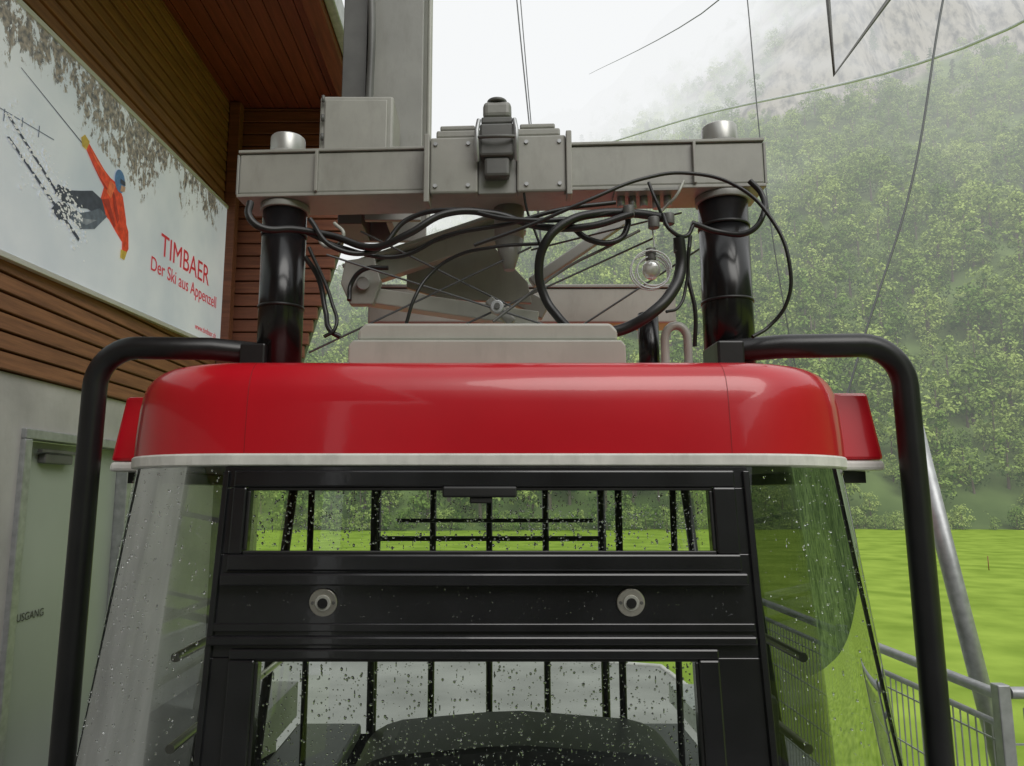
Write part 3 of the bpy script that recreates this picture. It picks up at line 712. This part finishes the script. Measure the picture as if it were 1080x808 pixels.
# hanger arm (H section) rising behind the beam
box('hanger_flange_front',-.60,-.33,3.40,3.43,1.30,4.7,M['grey2'],sf,.004)
box('hanger_web',-.50,-.47,3.432,3.70,1.30,4.7,M['grey2'],sf)
box('hanger_flange_back',-.74,-.33,3.702,3.73,1.30,4.7,M['grey2'],sf,.004)
box('hanger_side_plate',-.74,-.62,3.45,3.70,1.30,4.7,M['dgrey'],sf,.004)
tube('hanger_conduit',[(-.30,3.45,1.3),(-.30,3.45,4.7)],.013,M['cream'],sf,straight=True)
box('control_box',-.76,-.43,3.10,3.36,1.40,1.77,M['grey'],sf,.012); box('control_box_door',-.735,-.455,3.085,3.099,1.43,1.745,M['grey'],sf,.006)
tube('control_box_conduit',[(-.56,3.22,1.77),(-.56,3.22,2.3),(-.64,3.3,2.9),(-.64,3.3,4.6)],.018,M['dgrey'],sf)
for k in range(4): cyl('door_hinge',(-.742,3.082,1.46+.09*k),(-.742,3.082,1.49+.09*k),.007,M['dgrey'],sf,n=10)
def bar(name,p0,p1,h,t,mat):
    p0=Vector(p0);p1=Vector(p1);d=(p1-p0).normalized();n=Vector((0,1,0));u=d.cross(n).normalized()
    v=[]
    for p in (p0,p1):
        for a,b2 in ((-1,-1),(1,-1),(1,1),(-1,1)): v.append(p+u*h/2*a+n*t/2*b2)
    f=[(0,3,2,1),(4,5,6,7),(0,1,5,4),(1,2,6,5),(2,3,7,6),(3,0,4,7)]
    o=mobj(name,v,f,mat,sf,bevel=.006)
    import bmesh
    bm=bmesh.new();bm.from_mesh(o.data);bmesh.ops.recalc_face_normals(bm,faces=bm.faces);bm.to_mesh(o.data);bm.free()
    return o
box('rear_crossbeam',-.65,1.0,3.85,4.05,.90,1.09,M['grey'],sf,.01)
box('rear_crossbeam_flange',-.66,1.01,3.84,4.06,1.092,1.11,M['grey2'],sf,.004)
bar('upper_link_arm',pix(368,300,3.2),pix(552,238,3.2),.085,.06,M['cream'])
bar('upper_link_flange',pix(365,287,3.2),pix(548,224,3.2),.02,.14,M['grey'])
bar('lower_link_arm',pix(372,312,3.15),pix(566,340,3.15),.07,.09,M['cream'])
bar('brace_arm',pix(445,262,3.4),pix(575,330,3.4),.09,.05,M['grey'])
bar('brace_arm_right',pix(560,300,3.4),pix(660,232,3.4),.05,.05,M['grey2'])
prism('gusset_plate',[pix(a,b2,3.3)[::2] for a,b2 in ((430,282),(520,262),(556,300),(560,322),(470,318),(430,306))],'y',3.28,3.31,M['grey'],sf,bevel=.004)
prism('hinge_plate',[pix(a,b2,3.1)[::2] for a,b2 in ((366,278),(396,274),(404,300),(396,324),(372,324),(362,302))],'y',3.07,3.12,M['grey'],sf,bevel=.006)
cyl('hinge_pin',pix(384,300,3.04),pix(384,300,3.2),.028,M['galv'],sf,n=24,bevel=.004)
p=pix(537,250,3.0); cyl('damper_cone',(p[0],3.0,p[2]+.13),(p[0],3.0,p[2]-.02),.065,M['grey2'],sf,r1=.062)
cyl('damper_cone_tip',(p[0],3.0,p[2]-.02),(p[0],3.0,p[2]-.15),.062,M['grey2'],sf,r1=.022)
p=pix(524,326,2.95); cyl('pulley',(p[0],2.92,p[2]),(p[0],2.97,p[2]),.028,M['galv'],sf,n=28,bevel=.005); cyl('pulley_hub',(p[0],2.91,p[2]),(p[0],2.92,p[2]),.012,M['dgrey'],sf,n=20)
bar('sheave_bracket',pix(515,318,3.0),pix(540,342,3.0),.04,.05,M['grey2'])
for i,(a,b2) in enumerate((((345,270),(600,352)),((330,372),(560,262)),((380,245),(540,325)),((480,348),(690,252)),((560,265),(720,225)),((600,352),(740,262)))):
    tube('stay_wire_%d'%i,[pix(*a,2.95+.03*i),pix(*b2,2.95+.03*i)],.0045,M['rope'],sf,straight=True)
hoses=[
 (.0175,'rubber',2.72,[(708,232),(672,226),(630,226),(597,236),(576,256),(568,285),(574,315),(588,336),(596,345)]),
 (.022,'rubber',2.70,[(716,252),(717,282),(706,310),(684,332),(660,346),(640,352)]),
 (.007,'rubber',2.66,[(500,260),(560,238),(620,212),(680,188),(730,182),(780,196),(815,232),(831,280),(826,320),(806,345),(788,356)]),
 (.014,'rubber',2.72,[(262,214),(262,230),(275,241),(310,243),(350,250),(395,262),(430,248),(470,226),(520,226),(570,240),(620,240),(668,226)]),
 (.010,'rubber',2.74,[(326,232),(352,262),(395,266),(430,232),(475,222),(540,232),(600,232),(660,222)]),
 (.009,'rubber',2.76,[(322,246),(360,262),(420,272),(470,250),(540,236),(590,222),(650,214)]),
 (.010,'rubber',2.75,[(322,272),(336,292),(346,330),(352,350),(362,356)]),
 (.007,'rubber',2.73,[(326,262),(352,320),(356,348),(345,356)]),
 (.011,'rubber',2.72,[(794,190),(806,205),(806,228),(790,246),(760,246),(730,236)]),
 (.008,'rubber',2.78,[(728,250),(724,290),(730,330),(728,366)]),
 (.008,'rubber',2.72,[(700,226),(708,244),(724,250),(732,238)]),
 (.007,'rubber',2.80,[(430,342),(438,316),(455,290),(480,272),(520,262),(575,258)]),
 (.006,'dgrey',2.78,[(520,340),(560,310),(600,282),(640,262),(675,244)]),
 (.010,'rubber',3.00,[(370,318),(372,300),(384,286),(410,284)]),
 (.007,'cream',2.79,[(330,236),(345,262),(362,250),(352,236)]),
 (.012,'rubber',2.78,[(600,236),(622,254),(648,256),(662,240),(662,222)]),
 (.006,'rubber',2.76,[(686,192),(694,214),(704,238),(716,252)]),
 (.0055,'cream',2.77,[(724,190),(714,208),(700,222),(688,240)]),
 (.005,'rubber',2.77,[(552,196),(556,222),(566,250),(570,262)]),
 (.006,'rubber',2.72,[(726,262),(722,300),(712,326),(700,330)]),
]
for i,(r_,mt,yy,pp) in enumerate(hoses):
    tube('hose_%d'%i,[pix(a,b2,yy+.03*math.sin(k*1.3+i)*(1 if 0<k<len(pp)-1 else .3)) for k,(a,b2) in enumerate(pp)],r_,M[mt],sf)
for a,b2 in ((716,262),(690,236),(664,224),(706,232)):
    p=Vector(pix(a,b2,2.72)); cyl('hose_fitting',p-Vector((0,0,.022)),p+Vector((0,0,.022)),.022,M['dgrey'],sf,n=12,bevel=.004)
# signal lamp with clear dome and coiled lead
c=Vector(pix(686,286,2.75))
lm=nmat('lamp_dome',(.62,.62,.58),.12,var=.05,coat=.6); lm.node_tree.nodes['Principled BSDF'].inputs['Transmission Weight'].default_value=.55
v=[];f=[]
for j in range(9):
    ph=j/8*math.pi
    for i in range(20):
        a=i/20*2*math.pi; v.append(c+Vector((.036*math.sin(ph)*math.cos(a),.036*math.sin(ph)*math.sin(a),.040*math.cos(ph))))
for j in range(8):
    for i in range(20): f.append((j*20+i,j*20+(i+1)%20,(j+1)*20+(i+1)%20,(j+1)*20+i))
mobj('lamp_dome',v,f,lm,sf,smooth=True)
cyl('lamp_socket',c+Vector((0,0,.036)),c+Vector((0,0,.085)),.02,M['dgrey'],sf,n=20,bevel=.004)
p=[]
for k in range(84):
    a=k*.33; r_=.066+.012*math.sin(k*.17); p.append(c+Vector((r_*math.cos(a)*1.05,.0008*k-.03,r_*math.sin(a)-.005)))
tube('coiled_wire',p,.003,M['clear'],sf,straight=True,res=2)
tube('coil_lead',[pix(690,262,2.74),pix(688,236,2.74)],.003,M['clear'],sf)

# ------------------------------------------------------------------ ropes, stay, fence
def rope(nm,pts_,r_,mt): 
    return tube(nm,pts_,r_,M[mt],None)
rope('track_rope',[(9.9,11,8.4),(9.3,12.2,8.25),(6.2,22,11.75),(3.83,30,14.5),(-20,110,42)],.032,'ropelt')
rope('haul_rope',[(5.4,14,10.9),(5.1,15,10.85),(9.05,62,37.5)],.014,'rope')
rope('guy_wire',[(5.62,8,6.6),(5.38,8,5.79),(4.79,8,3.42),(4.14,8,1.71),(3.6,8,.2)],.013,'rope')
rope('guy_wire',[(3.02,8,6.8),(3.06,8,5.79),(3.15,8,3.42),(3.33,8,1.6),(3.5,8,.4)],.007,'rope')
rope('signal_wire',[(.28,8,6.4),(.326,8,5.79),(.48,8,3.99),(.60,8,2.5)],.008,'rope')
rope('signal_wire',[(.33,8,6.4),(.37,8,5.79),(.50,8,3.99),(.61,8,2.5)],.006,'rope')
tube('hanging_bracket',[(2.50,5,4.3),(2.51,5,3.62),(2.515,5,3.02),(2.96,5,3.62),(3.44,5,4.3)],.016,M['dgrey'],None,straight=True)
cyl('steel_stay_tube',(2.27,4,.55),(2.66,4,-1.72),.045,M['galv'])
fe = root('mesh_fence')
FX=1.79
for y_ in (2.72,3.9,5.1,6.3):
    box('post',FX-.022,FX+.022,y_-.022,y_+.022,-1.7,-.66,M['galv'],fe,.004)
tube('top_rail',[(FX,2.72,-.70),(FX,6.3,-.70)],.021,M['galv'],fe,straight=True)
tube('mid_rail',[(FX,2.72,-.80),(FX,6.3,-.80)],.012,M['galv'],fe,straight=True)
def grid(nm,p0,p1,z0,z1,sp=.045,vp=.2):
    p0=Vector(p0);p1=Vector(p1);Lh=(p1-p0).length;d=(p1-p0)/Lh;v=[];f=[]
    def seg(a,b2,r_):
        dd=(b2-a).normalized();u=dd.orthogonal().normalized();w_=dd.cross(u);i=len(v)
        for q in (a,b2):
            for k in range(4): v.append(q+(u*math.cos(k*1.571)+w_*math.sin(k*1.571))*r_)
        for k in range(4): f.append((i+k,i+(k+1)%4,i+(k+1)%4+4,i+k+4))
    x=sp
    while x<Lh:
        seg(Vector((*(p0+d*x).xy,z0)),Vector((*(p0+d*x).xy,z1)),.003); x+=sp
    z=z0
    while z<z1+.001:
        seg(Vector((*p0.xy,z)),Vector((*p1.xy,z)),.004); z+=vp
    mobj(nm,v,f,M['galv'],fe)
grid('bar_infill',(FX,2.74,0),(FX,6.28,0),-1.66,-.81)
tube('cross_rail',[(FX+.03,2.72,-.69),(3.3,2.72,-.69)],.021,M['galv'],fe,straight=True)
grid('bar_infill_front',(FX+.03,2.72,0),(3.3,2.72,0),-1.66,-.74)
box('post_end',3.28,3.33,2.70,2.75,-1.7,-.66,M['galv'],fe,.004)
